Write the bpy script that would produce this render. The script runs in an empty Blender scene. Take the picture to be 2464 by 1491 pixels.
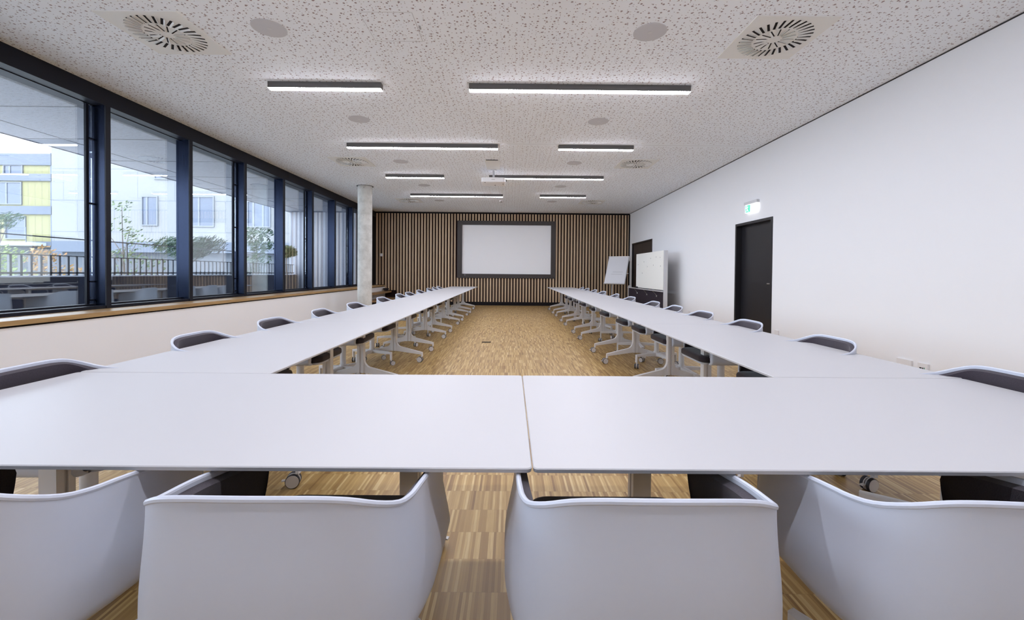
import bpy, bmesh, math, random
from mathutils import Vector, Matrix
PI = math.pi
sc = bpy.context.scene
col = sc.collection
rnd = random.Random(7)
# ---------------------------------------------------------------- dimensions (metres)
T = .712            # table top height
TD = .912           # depth of the two front tables
RD = .863           # depth of the row tables
XC, Y1 = .056, 1.910
XIL, XIR = -1.081, 1.202
HC = 3.331
XL = -4.858         # inner face of the window frames
XG = -5.03          # glass plane
YB = 15.288
YF = -1.9           # wall behind the camera
WS = .0098
def wx(y): return 4.125 + WS * y     # right wall runs very slightly out of square

# ---------------------------------------------------------------- materials
def mat(name, rgb, rough=.5, metal=0., emit=None, estr=0., spec=.5):
    m = bpy.data.materials.new(name); m.use_nodes = True
    b = m.node_tree.nodes['Principled BSDF']
    b.inputs['Base Color'].default_value = (*rgb, 1)
    b.inputs['Roughness'].default_value = rough
    b.inputs['Metallic'].default_value = metal
    b.inputs['Specular IOR Level'].default_value = spec
    if emit:
        b.inputs['Emission Color'].default_value = (*emit, 1)
        b.inputs['Emission Strength'].default_value = estr
    return m
class NT:
    def __init__(s, m): s.t = m.node_tree; s.n = s.t.nodes; s.b = s.n['Principled BSDF']
    def new(s, k, **kw):
        n = s.n.new(k)
        for a, v in kw.items(): setattr(n, a, v)
        return n
    def put(s, sock, v):
        if hasattr(v, 'is_output'): s.t.links.new(v, sock)
        elif isinstance(v, (tuple, list)) and len(v) == 3 and sock.type == 'RGBA': sock.default_value = (*v, 1)
        else: sock.default_value = v
    def math(s, op, a, b=0., clamp=False):
        n = s.new('ShaderNodeMath', operation=op, use_clamp=clamp)
        s.put(n.inputs[0], a); s.put(n.inputs[1], b); return n.outputs[0]
    def mix(s, f, a, b):
        n = s.new('ShaderNodeMix', data_type='RGBA'); s.put(n.inputs[0], f); s.put(n.inputs[6], a); s.put(n.inputs[7], b)
        return n.outputs[2]
    def xyz(s, what='Object'):
        c = s.new('ShaderNodeTexCoord'); x = s.new('ShaderNodeSeparateXYZ')
        s.t.links.new(c.outputs[what], x.inputs[0]); return c.outputs[what], x.outputs[0], x.outputs[1], x.outputs[2]
    def comb(s, x, y, z=0.):
        n = s.new('ShaderNodeCombineXYZ'); s.put(n.inputs[0], x); s.put(n.inputs[1], y); s.put(n.inputs[2], z); return n.outputs[0]
    def wn(s, v):
        n = s.new('ShaderNodeTexWhiteNoise', noise_dimensions='3D'); s.put(n.inputs[0], v); return n.outputs[0], n.outputs[1]
    def noise(s, v, scale, detail=2., rough=.5):
        n = s.new('ShaderNodeTexNoise'); s.put(n.inputs['Vector'], v); s.put(n.inputs['Scale'], scale)
        s.put(n.inputs['Detail'], detail); s.put(n.inputs['Roughness'], rough); return n.outputs[0]
    def ramp(s, f, stops):
        n = s.new('ShaderNodeValToRGB'); s.put(n.inputs[0], f); e = n.color_ramp.elements
        while len(e) < len(stops): e.new(.5)
        for k, (p, c) in enumerate(stops): e[k].position = p; e[k].color = (*c, 1)
        return n.outputs[0]
    def maprange(s, v, a, b, c=0., d=1.):
        n = s.new('ShaderNodeMapRange'); s.put(n.inputs[0], v)
        for i, q in zip((1, 2, 3, 4), (a, b, c, d)): s.put(n.inputs[i], q)
        return n.outputs[0]
    def bump(s, h, dist=.001, strength=1.):
        n = s.new('ShaderNodeBump'); s.put(n.inputs['Height'], h); n.inputs['Distance'].default_value = dist
        n.inputs['Strength'].default_value = strength
        s.t.links.new(n.outputs[0], s.b.inputs['Normal'])

M = {}
M['table'] = mat('table_laminate', (.50, .50, .52), .42)
M['table_edge'] = mat('table_edge', (.62, .62, .66), .5)
M['frame_white'] = mat('white_powder_coat', (.68, .67, .68), .38)
M['shell'] = mat('white_shell', (.54, .575, .665), .42)
M['disc'] = mat('castor_disc', (.62, .60, .60), .5)
M['tyre'] = mat('castor_tyre', (.02, .02, .028), .6)
M['wall'] = mat('white_paint', (.87, .875, .895), .9, spec=.2)
M['black_lac'] = mat('black_lacquer', (.014, .0135, .017), .35)
M['black_matt'] = mat('black_matt', (.012, .010, .012), .8, spec=.2)
M['brown_black'] = mat('dark_brown_panel', (.035, .026, .024), .45)
M['felt'] = mat('dark_felt', (.040, .032, .042), .9, spec=.1)
M['lamp_body'] = mat('lamp_housing', (.12, .115, .115), .4, .3)
M['lamp_glow'] = mat('lamp_diffuser', (1, 1, 1), .5, emit=(.90, .905, 1.), estr=33.)
M['speaker'] = mat('speaker_mesh', (.60, .60, .63), .8)
M['vent'] = mat('vent_plate', (.82, .82, .80), .55)
M['steel'] = mat('steel', (.55, .55, .57), .3, .9)
M['silver'] = mat('silver_frame', (.62, .62, .64), .35, .2)
M['plastic_white'] = mat('white_plastic', (.82, .81, .82), .4)
M['plastic_dark'] = mat('dark_plastic', (.03, .03, .035), .5)
M['glow_sign'] = mat('sign_glow_white', (1, 1, 1), .5, emit=(.98, 1., .99), estr=.62)
M['glow_green'] = mat('sign_glow_green', (.1, .6, .4), .5, emit=(.06, .50, .32), estr=.55)
M['paper'] = mat('flipchart_paper', (.74, .74, .77), .8)
M['glossboard'] = mat('whiteboard_enamel', (.95, .95, .90), .35)
M['ink'] = mat('print_grey', (.35, .35, .37), .7)
M['soffit'] = mat('soffit_panel', (.165, .17, .20), .6)
M['joint'] = mat('dark_joint', (.03, .03, .035), .7)
M['navy'] = mat('navy_metal', (.010, .014, .034), .4, .1)
M['baluster'] = mat('baluster_metal', (.15, .155, .17), .5, .2)
M['ledge'] = mat('light_ledge', (.75, .78, .85), .5)
M['green_port'] = mat('green_port', (.1, .35, .25), .5)

def wood_mat(name, stops, axis=2, rough=.5, island=True, g=60.):
    m = mat(name, (.3, .2, .1), rough); q = NT(m); v, x, y, z = q.xyz()
    s = {0: (2.5, g, g), 1: (g, 2.5, g), 2: (g, g, 2.5)}[axis]
    mp = q.comb(q.math('MULTIPLY', x, s[0]), q.math('MULTIPLY', y, s[1]), q.math('MULTIPLY', z, s[2]))
    n = q.noise(mp, 1., 3.)
    c = q.ramp(n, stops)
    if island:
        gi = q.new('ShaderNodeNewGeometry').outputs['Random Per Island']
        c = q.mix(q.maprange(gi, 0, 1, 0, .38), c, (.16, .10, .055))
    q.put(q.b.inputs['Base Color'], c); return m
M['slat'] = wood_mat('slat_oak', [(.3, (.58, .41, .255)), (.7, (.76, .57, .38))], 2, .55)
M['sill'] = wood_mat('sill_oak', [(.3, (.33, .20, .085)), (.7, (.50, .33, .15))], 1, .32, False)
M['step'] = wood_mat('step_oak', [(.3, (.26, .15, .07)), (.7, (.40, .25, .12))], 1, .4, False)

def floor_mat():
    m = mat('industrial_oak_parquet', (.4, .28, .14), .42); q = NT(m); v, x, y, z = q.xyz()
    ry = q.math('DIVIDE', q.math('ADD', y, .085), .181); row = q.math('FLOOR', ry)
    shift, _ = q.wn(q.comb(row, 3.7, 0))
    fx = q.math('ADD', q.math('DIVIDE', x, .0115), q.math('MULTIPLY', shift, 13.)); strip = q.math('FLOOR', fx)
    w, wc = q.wn(q.comb(strip, row, 1.))
    c = q.ramp(w, [(.0, (.18, .09, .02)), (.10, (.28, .16, .045)), (.45, (.38, .24, .078)), (.8, (.48, .325, .12)), (1., (.60, .445, .21))])
    gr = q.noise(q.comb(q.math('MULTIPLY', x, 260.), q.math('MULTIPLY', y, 9.), strip), 1., 3.)
    c = q.mix(q.maprange(gr, .3, .75, 0, .45), c, (.27, .155, .06))
    ex = q.math('ABSOLUTE', q.math('SUBTRACT', q.math('FRACT', fx), .5))
    ey = q.math('ABSOLUTE', q.math('SUBTRACT', q.math('FRACT', ry), .5))
    l = q.math('MAXIMUM', q.maprange(ex, .465, .5), q.maprange(ey, .492, .5))
    c = q.mix(q.math('MULTIPLY', l, .45), c, (.14, .075, .03))
    q.put(q.b.inputs['Base Color'], c)
    q.put(q.b.inputs['Roughness'], q.maprange(gr, .2, .8, .36, .5)); return m
M['floor'] = floor_mat()

def ceiling_mat():
    m = mat('perforated_plasterboard', (.62, .61, .62), .95, spec=.1); q = NT(m); v, x, y, z = q.xyz()
    tot = None
    for k, (cell, rad, keep) in enumerate(((.085, .0105, .8), (.060, .0072, .7), (.036, .0042, .55))):
        vec = q.comb(q.math('ADD', x, 3.1 * k), q.math('ADD', y, 1.7 * k), 0)
        vo = q.new('ShaderNodeTexVoronoi', voronoi_dimensions='2D', feature='F1')
        q.put(vo.inputs['Vector'], vec); vo.inputs['Scale'].default_value = 1 / cell
        vo.inputs['Randomness'].default_value = .7
        hole = q.maprange(vo.outputs['Distance'], rad / cell, rad / cell * .78)
        cx = q.new('ShaderNodeSeparateXYZ'); q.t.links.new(vo.outputs['Color'], cx.inputs[0])
        hole = q.math('MULTIPLY', hole, q.math('LESS_THAN', cx.outputs[0], keep))
        tot = hole if tot is None else q.math('MAXIMUM', tot, hole)
    # plain band either side of the board joint, and plain rim round the room
    band = q.math('GREATER_THAN', q.math('ABSOLUTE', q.math('SUBTRACT', y, 7.14)), .07)
    tot = q.math('MULTIPLY', tot, band)
    jl = q.math('LESS_THAN', q.math('ABSOLUTE', q.math('SUBTRACT', y, 7.135)), .006)
    c = q.mix(tot, (.91, .95, 1.0), (.36, .295, .31))
    c = q.mix(q.math('MULTIPLY', jl, .5), c, (.25, .25, .25))
    q.put(q.b.inputs['Base Color'], c); return m
M['ceiling'] = ceiling_mat()

def fabric_mat():
    m = mat('charcoal_fabric', (.055, .045, .055), .95, spec=.15); q = NT(m); v, x, y, z = q.xyz()
    n = q.noise(v, 420., 2.)
    q.put(q.b.inputs['Base Color'], q.mix(n, (.022, .018, .026), (.068, .056, .070)))
    q.b.inputs['Sheen Weight'].default_value = .25; q.bump(n, .0008, .5); return m
M['fabric'] = fabric_mat()

def concrete_mat():
    m = mat('concrete', (.5, .5, .47), .75); q = NT(m); v, x, y, z = q.xyz()
    n = q.noise(v, 5., 5., .65); n2 = q.noise(v, 60., 2.)
    c = q.ramp(n, [(.3, (.50, .495, .46)), (.55, (.66, .655, .62)), (.8, (.76, .755, .72))])
    c = q.mix(q.maprange(n2, .62, .75, 0, .5), c, (.27, .26, .24))
    q.put(q.b.inputs['Base Color'], c); return m
M['concrete'] = concrete_mat()

def brushed_mat():
    m = mat('brushed_dark_aluminium', (.008, .014, .034), .25, .75); q = NT(m); v, x, y, z = q.xyz()
    n = q.noise(q.comb(q.math('MULTIPLY', x, 500.), q.math('MULTIPLY', y, 500.), q.math('MULTIPLY', z, 3.)), 1., 2.)
    q.put(q.b.inputs['Roughness'], q.maprange(n, .3, .7, .17, .28)); return m
M['alu'] = brushed_mat()
M['alu_dark'] = mat('dark_window_frame', (.006, .007, .014), .5, 0., spec=.25)

def glass_mat():
    m = bpy.data.materials.new('window_glass'); m.use_nodes = True; t = m.node_tree; t.nodes.clear()
    o = t.nodes.new('ShaderNodeOutputMaterial'); mx = t.nodes.new('ShaderNodeMixShader')
    tr = t.nodes.new('ShaderNodeBsdfTransparent'); tr.inputs[0].default_value = (.93, .965, .985, 1)
    gl = t.nodes.new('ShaderNodeBsdfGlossy'); gl.inputs[1].default_value = .0; gl.inputs[0].default_value = (.92, .97, 1, 1)
    ge = t.nodes.new('ShaderNodeNewGeometry'); dt = t.nodes.new('ShaderNodeVectorMath'); dt.operation = 'DOT_PRODUCT'
    t.links.new(ge.outputs['Normal'], dt.inputs[0]); t.links.new(ge.outputs['Incoming'], dt.inputs[1])
    def mt(op, a, b=0.):
        n = t.nodes.new('ShaderNodeMath'); n.operation = op
        for i, v in enumerate((a, b)):
            if hasattr(v, 'is_output'): t.links.new(v, n.inputs[i])
            else: n.inputs[i].default_value = v
        return n.outputs[0]
    cs = mt('ABSOLUTE', dt.outputs['Value'])
    fr = mt('ADD', mt('MULTIPLY', mt('POWER', mt('SUBTRACT', 1., cs), 4.), .74), .20)
    t.links.new(fr, mx.inputs[0]); t.links.new(tr.outputs[0], mx.inputs[1])
    t.links.new(gl.outputs[0], mx.inputs[2]); t.links.new(mx.outputs[0], o.inputs[0]); return m
M['glass'] = glass_mat()

def facade_mat(name, base, seam, px, pz, ribs=0.):
    m = mat(name, base, .7); q = NT(m); v, x, y, z = q.xyz()
    fz = q.math('DIVIDE', z, pz); rz = q.math('FLOOR', fz)
    fx = q.math('ADD', q.math('DIVIDE', x, px), q.math('MULTIPLY', rz, .37))
    lx = q.math('LESS_THAN', q.math('FRACT', fx), .012); lz = q.math('LESS_THAN', q.math('FRACT', fz), .02)
    c = q.mix(q.math('MAXIMUM', lx, lz), base, seam)
    if ribs:
        rb = q.math('LESS_THAN', q.math('FRACT', q.math('DIVIDE', x, ribs)), .12)
        c = q.mix(rb, c, seam)
    q.put(q.b.inputs['Base Color'], c); return m
M['facade_white'] = facade_mat('white_facade', (.155, .158, .16), (.09, .10, .12), 2.6, 2.2)
M['facade_yellow'] = facade_mat('yellow_cladding', (.19, .18, .085), (.15, .14, .07), 50., 50., .55)
M['facade_band'] = mat('blue_grey_band', (.085, .10, .13), .7)
M['facade_base'] = mat('grey_plinth', (.07, .08, .095), .7)
M['facade_glass'] = mat('facade_glass', (.07, .085, .12), .15)
M['facade_frame'] = mat('facade_frame', (.13, .14, .16), .6)
def clad_mat():
    m = mat('vertical_cladding', (.42, .43, .47), .5); q = NT(m); v, x, y, z = q.xyz()
    w = q.math('SINE', q.math('MULTIPLY', x, 2 * PI / .16))
    q.put(q.b.inputs['Base Color'], q.mix(q.maprange(w, -1, 1), (.22, .22, .26), (.47, .48, .53))); return m
M['clad'] = clad_mat()
M['paving'] = mat('terrace_paving', (.62, .62, .64), .8)
def leaf_mat(name, a, b):
    m = mat(name, a, .7); q = NT(m)
    r = q.new('ShaderNodeNewGeometry').outputs['Random Per Island']
    q.put(q.b.inputs['Base Color'], q.mix(r, a, b)); return m
M['leaf_green'] = leaf_mat('leaves_green', (.055, .095, .045), (.13, .17, .075))
M['leaf_orange'] = leaf_mat('leaves_orange', (.20, .095, .035), (.27, .19, .075))
M['leaf_pine'] = leaf_mat('needles', (.015, .045, .03), (.05, .085, .045))
M['leaf_pale'] = leaf_mat('leaves_pale', (.11, .16, .05), (.20, .25, .10))
M['bark'] = mat('bark', (.12, .10, .09), .9)

# ---------------------------------------------------------------- mesh builder
class MB:
    def __init__(s): s.bm = bmesh.new(); s.mi = 0
    def face(s, vs):
        try: f = s.bm.faces.new(vs); f.material_index = s.mi; return f
        except ValueError: return None
    def box(s, x0, x1, y0, y1, z0, z1, mx=None):
        P = [Vector((x, y, z)) for z in (z0, z1) for y in (y0, y1) for x in (x0, x1)]
        if mx is not None: P = [mx @ p for p in P]
        v = [s.bm.verts.new(p) for p in P]
        for q in ((0, 2, 3, 1), (4, 5, 7, 6), (0, 1, 5, 4), (2, 6, 7, 3), (0, 4, 6, 2), (1, 3, 7, 5)): s.face([v[k] for k in q])
        return s
    def loft(s, rings, closed=True, cap0=True, cap1=True):
        R = [[s.bm.verts.new(Vector(p)) for p in r] for r in rings]
        n = len(R[0])
        for a, b in zip(R, R[1:]):
            for k in range(n if closed else n - 1): s.face([a[k], a[(k + 1) % n], b[(k + 1) % n], b[k]])
        if cap0: s.face(list(reversed(R[0])))
        if cap1: s.face(R[-1])
        return R
    def tube(s, pts, r, n=10, cap=True):
        pts = [Vector(p) for p in pts]; rr = r if isinstance(r, (list, tuple)) else [r] * len(pts)
        rings = []; pu = None
        for i, p in enumerate(pts):
            d = (pts[min(i + 1, len(pts) - 1)] - pts[max(i - 1, 0)]).normalized()
            if pu is None: pu = d.orthogonal().normalized()
            u = (pu - d * pu.dot(d)).normalized(); w = d.cross(u); pu = u
            rings.append([p + (u * math.cos(2 * PI * k / n) + w * math.sin(2 * PI * k / n)) * rr[i] for k in range(n)])
        s.loft(rings, True, cap, cap); return s
    def cyl(s, c, r, z0, z1, n=24, axis='z', r1=None):
        r1 = r if r1 is None else r1
        def P(a, rad, t):
            u, w = math.cos(a) * rad, math.sin(a) * rad
            return {'z': (c[0] + u, c[1] + w, t), 'y': (c[0] + w, t, c[2] + u), 'x': (t, c[1] + u, c[2] + w)}[axis]
        s.loft([[P(2 * PI * k / n, r, z0) for k in range(n)], [P(2 * PI * k / n, r1, z1) for k in range(n)]]); return s
    def prism(s, pts, a, b, axis='z'):
        f = {'z': lambda p, t: (p[0], p[1], t), 'y': lambda p, t: (p[0], t, p[1]), 'x': lambda p, t: (t, p[0], p[1])}[axis]
        s.loft([[f(p, a) for p in pts], [f(p, b) for p in pts]]); return s
    def build(s, name, mats, parent=None, smooth=None, bevel=0.):
        bmesh.ops.recalc_face_normals(s.bm, faces=s.bm.faces)
        me = bpy.data.meshes.new(name); s.bm.to_mesh(me); s.bm.free()
        for m in (mats if isinstance(mats, (list, tuple)) else [mats]): me.materials.append(m)
        if smooth is not None:
            for p in me.polygons: p.use_smooth = True
            me.set_sharp_from_angle(angle=math.radians(smooth))
        o = bpy.data.objects.new(name, me); col.objects.link(o)
        if parent is not None: o.parent = parent
        if bevel:
            b = o.modifiers.new('bevel', 'BEVEL'); b.width = bevel; b.segments = 2; b.limit_method = 'ANGLE'
        return o
def tag(o, label=None, cat=None, group=None, kind=None):
    if label: o['label'] = label
    if cat: o['category'] = cat
    if group: o['group'] = group
    if kind: o['kind'] = kind
    return o
def thing(name, label, cat, loc=(0, 0, 0), rz=0., group=None):
    o = bpy.data.objects.new(name, None); col.objects.link(o); o.location = loc; o.rotation_euler = (0, 0, rz)
    o.empty_display_size = .1
    return tag(o, label, cat, group)
def struct(mb, name, mats, parent=None, **k):
    o = mb.build(name, mats, parent, **k)
    if parent is None: o['kind'] = 'structure'
    return o
def copy_tree(o, parent=None):
    c = o.copy(); col.objects.link(c)
    if parent is not None: c.parent = parent
    for ch in [q for q in KIDS.get(o.name, [])]: copy_tree(ch, c)
    return c
KIDS = {}
def snap(root):
    for o in root.children: KIDS.setdefault(root.name, []).append(o); snap(o)
def rrect(x0, x1, y0, y1, r, n=6):
    out = []
    for cx, cy, a0 in ((x1 - r, y1 - r, 0), (x0 + r, y1 - r, PI / 2), (x0 + r, y0 + r, PI), (x1 - r, y0 + r, 1.5 * PI)):
        for k in range(n + 1):
            a = a0 + PI / 2 * k / n; out.append((cx + r * math.cos(a), cy + r * math.sin(a)))
    return out
def sm(t): t = max(0., min(1., t)); return t * t * (3 - 2 * t)
def interp(x, pts):
    if x <= pts[0][0]: return pts[0][1]
    for (a, b), (c, d) in zip(pts, pts[1:]):
        if x <= c: return b + (d - b) * (x - a) / (c - a)
    return pts[-1][1]
ORD = ['first', 'second', 'third', 'fourth', 'fifth', 'sixth', 'seventh', 'eighth', 'ninth', 'tenth', 'eleventh', 'last']

# ================================================================ ROOM SHELL
struct(MB().box(-4.6, wx(YB) + .3, YF, YB + .3, -.12, 0), 'floor', M['floor'])
struct(MB().box(-5.3, wx(YB) + .3, YF, YB + .3, HC, HC + .2), 'ceiling', M['ceiling'])
# right wall with openings cut for the two doors (boxes around them), in wall-aligned local frame
D1 = (6.787, 7.925, 2.112); D2 = (12.75, 14.92, 2.235)
def wall_right():
    b = MB()
    rot = Matrix.Translation((4.125, 0, 0)) @ Matrix.Rotation(-math.atan(WS), 4, 'Z')
    for y0, y1, z0 in ((YF, D1[0], 0), (D1[0], D1[1], D1[2]), (D1[1], D2[0], 0), (D2[0], D2[1], D2[2]), (D2[1], YB + .1, 0)):
        b.box(0, .3, y0, y1, z0, HC, rot)
    return struct(b, 'wall_right', M['wall'])
wall_right()
def wframe(y):  # matrix for things fixed on the right wall at distance y: local x = out of wall (negative = into the room)
    return (wx(y), y, 0), -math.atan(WS)
struct(MB().box(-5.3, wx(YF) + .3, YF - .2, YF, 0, HC), 'wall_front', M['wall'])
# shadow gap along the right wall / ceiling
b = MB(); rot = Matrix.Translation((4.125, 0, 0)) @ Matrix.Rotation(-math.atan(WS), 4, 'Z')
b.box(-.006, .0, YF, YB - .08, HC - .012, HC - .001, rot); struct(b, 'trim_1', M['joint'])
# left wall under the sill
struct(MB().box(-4.80, -4.515, YF, YB, 0, .645), 'wall_left', M['wall'])
struct(MB().box(-4.80, -4.513, YF, YB - .1, .640, .659), 'sill_shadow_strip', M['black_matt'])  # black strip painting in the shadow line beneath the sill
o = struct(MB().box(-5.05, -4.484, YF, YB - .09, .659, .707), 'trim_3', M['sill'], bevel=.004)
# dark pier between last window and slat wall, header over the windows
struct(MB().box(-5.25, XL, 14.445, YB, .707, 3.14), 'trim_4', M['black_matt'])
struct(MB().box(-5.25, XL, YF, YB, 3.135, HC), 'trim_5', M['alu_dark'])
# back wall: dark backing, slats
bw = struct(MB().box(-5.3, wx(YB) + .3, YB, YB + .25, 0, HC), 'wall_back', mat('dark_red_brown_backing', (.022, .009, .009), .8, spec=.2))
SW = (-1.918, 1.600, .981, 3.029)    # screen outer frame
PITCH = .1075
b = MB(); x = -4.835
while x < wx(YB) - .06:
    segs = [(.125, HC - .055)]
    if x < -4.55: segs = [(.72, HC - .055)]
    elif x < -4.12: segs = [(.52, HC - .055)]
    if x + .058 > SW[0] + .01 and x < SW[1] - .01: segs = [(.125, SW[2] + .01), (SW[3] - .01, HC - .055)]
    for z0, z1 in segs: b.box(x, x + .058, YB - .042, YB - .001, z0, z1)
    x += PITCH
b.build('slat_cladding', M['slat'], bw)
b = MB().box(-4.85, wx(YB) - .01, YB - .05, YB - .001, 0, .115); struct(b, 'baseboard_back', M['black_matt'])
b = MB().box(-4.85, wx(YB) - .01, YB - .05, YB - .001, HC - .05, HC - .001); struct(b, 'trim_6', M['black_matt'])
b = MB().box(wx(YB) - .05, wx(YB) - .003, YB - .055, YB - .001, .115, HC - .05); struct(b, 'trim_7', M['black_matt'])

# ---------------------------------------------------------------- windows
R0 = 5.17; PW = 1.325; MW = .055
k0 = -7; n = 1
for k in range(k0, 8):
    y1 = R0 + PW * k; y0 = y1 - PW           # y0/y1 = far edges of the mullions
    if y1 < YF + PW: continue
    fr = MB()
    z0, z1 = .707, 3.135
    fr.box(XG - .03, XL - .002, y0, y1 - MW, z0, z0 + .035)                     # bottom rail
    fr.box(XG - .03, XG + .045, y0, y1 - MW, z0 + .035, z0 + .055)
    sash = (k % 2 == 0)
    ye = y1 - MW
    if sash:
        fr.box(XG - .012, XG + .014, ye - .078, ye - .044, z0, z1 + .1)
        for zz in (.80, 1.02, 1.95, 2.72): fr.box(XG - .01, XG + .03, ye - .05, ye, zz, zz + .018)
    w = struct(fr, 'window_%d' % n, M['alu_dark'])
    mu = MB(); mu.box(XG - .03, XL - .012, y1 - MW, y1, z0, z1 + .1); mu.build('mullion', M['alu'], w)
    mu = MB(); mu.box(XL - .012, XL + .004, y1 - MW - .004, y1 + .004, z0, z1); mu.build('mullion_cap', M['alu_dark'], w)
    p = MB(); p.box(XG - .006, XG + .006, y0 + .001, ye - (.078 if sash else 0), z0 + .055, z1 + .10); p.build('pane', M['glass'], w)
    if sash:
        p = MB(); p.box(XG - .006, XG + .006, ye - .046, ye - .001, z0 + .055, z1 + .10); p.build('pane', M['glass'], w)
    g = MB(); g.box(XG - .012, XG + .02, y0 + .001, ye - .001, 3.128, 3.137); g.box(XG - .012, XG + .02, y0 + .001, ye - .001, 3.146, 3.155)
    g.build('transom_bar', M['alu_dark'], w)
    n += 1
struct(MB().box(-5.25, XG + .04, YF, 14.45, 3.235, HC), 'trim_8', M['alu_dark'])

# ================================================================ CASTORS / TABLES / CHAIRS
def castor(r, htop, sw, parent, x, y, brake=True):
    """swivel castor, wheel discs facing roughly the local y axis"""
    b = MB(); off = r * .75
    mx = Matrix.Translation((x, y, 0)) @ Matrix.Rotation(sw, 4, 'Z')
    def disc(x0, ya, yb, rad, m_i, n=28):
        b.mi = m_i
        b.loft([[mx @ Vector((x0 + math.cos(2 * PI * k / n) * rad, yy, r + math.sin(2 * PI * k / n) * rad)) for k in range(n)] for yy in (ya, yb)])
    for s in (-1, 1):
        disc(off, s * .009, s * .024, r, 1); disc(off, s * .024, s * .0265, r * .91, 0); disc(off, s * .004, s * .010, r * .96, 0)
    b.mi = 0
    rings = []
    for t in range(5):
        z = r * 1.0 + (htop - r) * t / 4; w = .011 - .003 * t / 4; xo = off * (1 - t / 4) ** 1.5
        rings.append([mx @ Vector((xo + w * math.cos(2 * PI * k / 10), w * math.sin(2 * PI * k / 10), z)) for k in range(10)])
    b.loft(rings)
    if brake: b.box(off + r * .8, off + r * 1.55, -.009, .009, r * .95, r * 1.12, mx)
    b.build('castor', [M['disc'], M['tyre']], parent, smooth=35)

def make_table(L, D, sw):
    root = thing('folding_table', '', 'table')
    b = MB()
    for z, ins, mi in (): pass
    rings = [[(px, py, z) for px, py in rrect(-L / 2 + i, L / 2 - i, -D / 2 + i, D / 2 - i, 0.013 - i * .3)] for z, i in
             ((T - .0128, .026), (T - .0112, .0015), (T - .0025, .0), (T, .0022))]
    b.loft(rings); t = b.build('tabletop', [M['table']], root, smooth=30)
    g = .393; hx = L / 2 - g
    b = MB().box(-hx, hx, -.05, -.01, T - .062, T - .0126).box(-hx, hx, .02, .05, T - .05, T - .0126); b.build('crossbeam', M['frame_white'], root)
    for s in (-1, 1):
        lx = s * hx; q = MB()
        # column with a central groove
        w, d = .032, .030
        prof = [(-w, -d), (-.008, -d), (-.008, -d + .008), (.008, -d + .008), (.008, -d), (w, -d), (w, d), (.008, d), (.008, d - .008), (-.008, d - .008), (-.008, d), (-w, d)]
        # profile local (a along x, b along y) but foot runs along y: grooves face +-x ... columns square enough
        pr = [(lx + pb, pa) for pa, pb in prof]
        q.prism(pr, .15, T - .03)
        # foot: runs along y, thickness along x
        def half(sg):
            top = [(.372, .128), (.36, .132), (.10, .200)]
            fil = [(.10 - .066 * math.sin(a), .200 + .07 * (1 - math.cos(a)) + .012 * a) for a in [PI / 2 * t / 7 for t in range(1, 8)]]
            bot = [(.03, .150), (.355, .104), (.357, .075), (.374, .075)]
            return [(sg * a, z) for a, z in top + fil + [(.0, .30), (.0, .150)] + bot]
        for sg in (-1, 1): q.prism(half(sg), lx - .021, lx + .021, 'x')
        q.box(lx - .045, lx + .045, -.17, .17, T - .035, T - .0128)
        leg = q.build('leg', M['frame_white'], root, smooth=35)
        for j, sg in enumerate((-1, 1)): castor(.037, .085, sw[(s > 0) * 2 + j], leg, lx, sg * .365)
    return root

# ---- chair (local: faces +y, back at y = -.27)
HALF = [(0, -.270, .775), (.06, -.2695, .775), (.12, -.266, .7735), (.17, -.255, .766), (.213, -.227, .746), (.242, -.180, .723), (.254, -.13, .711),
        (.258, -.08, .704), (.260, -.03, .696), (.261, .03, .684), (.262, .09, .672), (.262, .14, .661), (.262, .18, .650), (.262, .205, .630), (.262, .213, .58), (.262, .215, .50)]
def chair_path():
    C = [(-x, y, z) for x, y, z in reversed(HALF[1:])] + HALF
    C = [Vector(c) for c in C]; P = []
    for i in range(len(C) - 1):
        p0, p1, p2, p3 = C[max(0, i - 1)], C[i], C[i + 1], C[min(len(C) - 1, i + 2)]
        for k in range(3):
            t = k / 3
            P.append(.5 * ((2 * p1) + (p2 - p0) * t + (2 * p0 - 5 * p1 + 4 * p2 - p3) * t * t + (3 * p1 - p0 - 3 * p2 + p3) * t ** 3))
    P.append(C[-1]); out = []
    for i, p in enumerate(P):
        d = P[min(len(P) - 1, i + 1)] - P[max(0, i - 1)]
        if p.y > .1: n = Vector((1 if p.x > 0 else -1, 0))
        else:
            n = Vector((d.y, -d.x)).normalized()
            if n.dot(Vector((p.x, p.y - .1))) < 0: n = -n
        out.append((p.x, p.y, n.x, n.y, p.z))
    return out
CP = chair_path()
ZBOT = .440
def bulge(y): return .011 + .017 * sm((y + .24) / .22)
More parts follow.
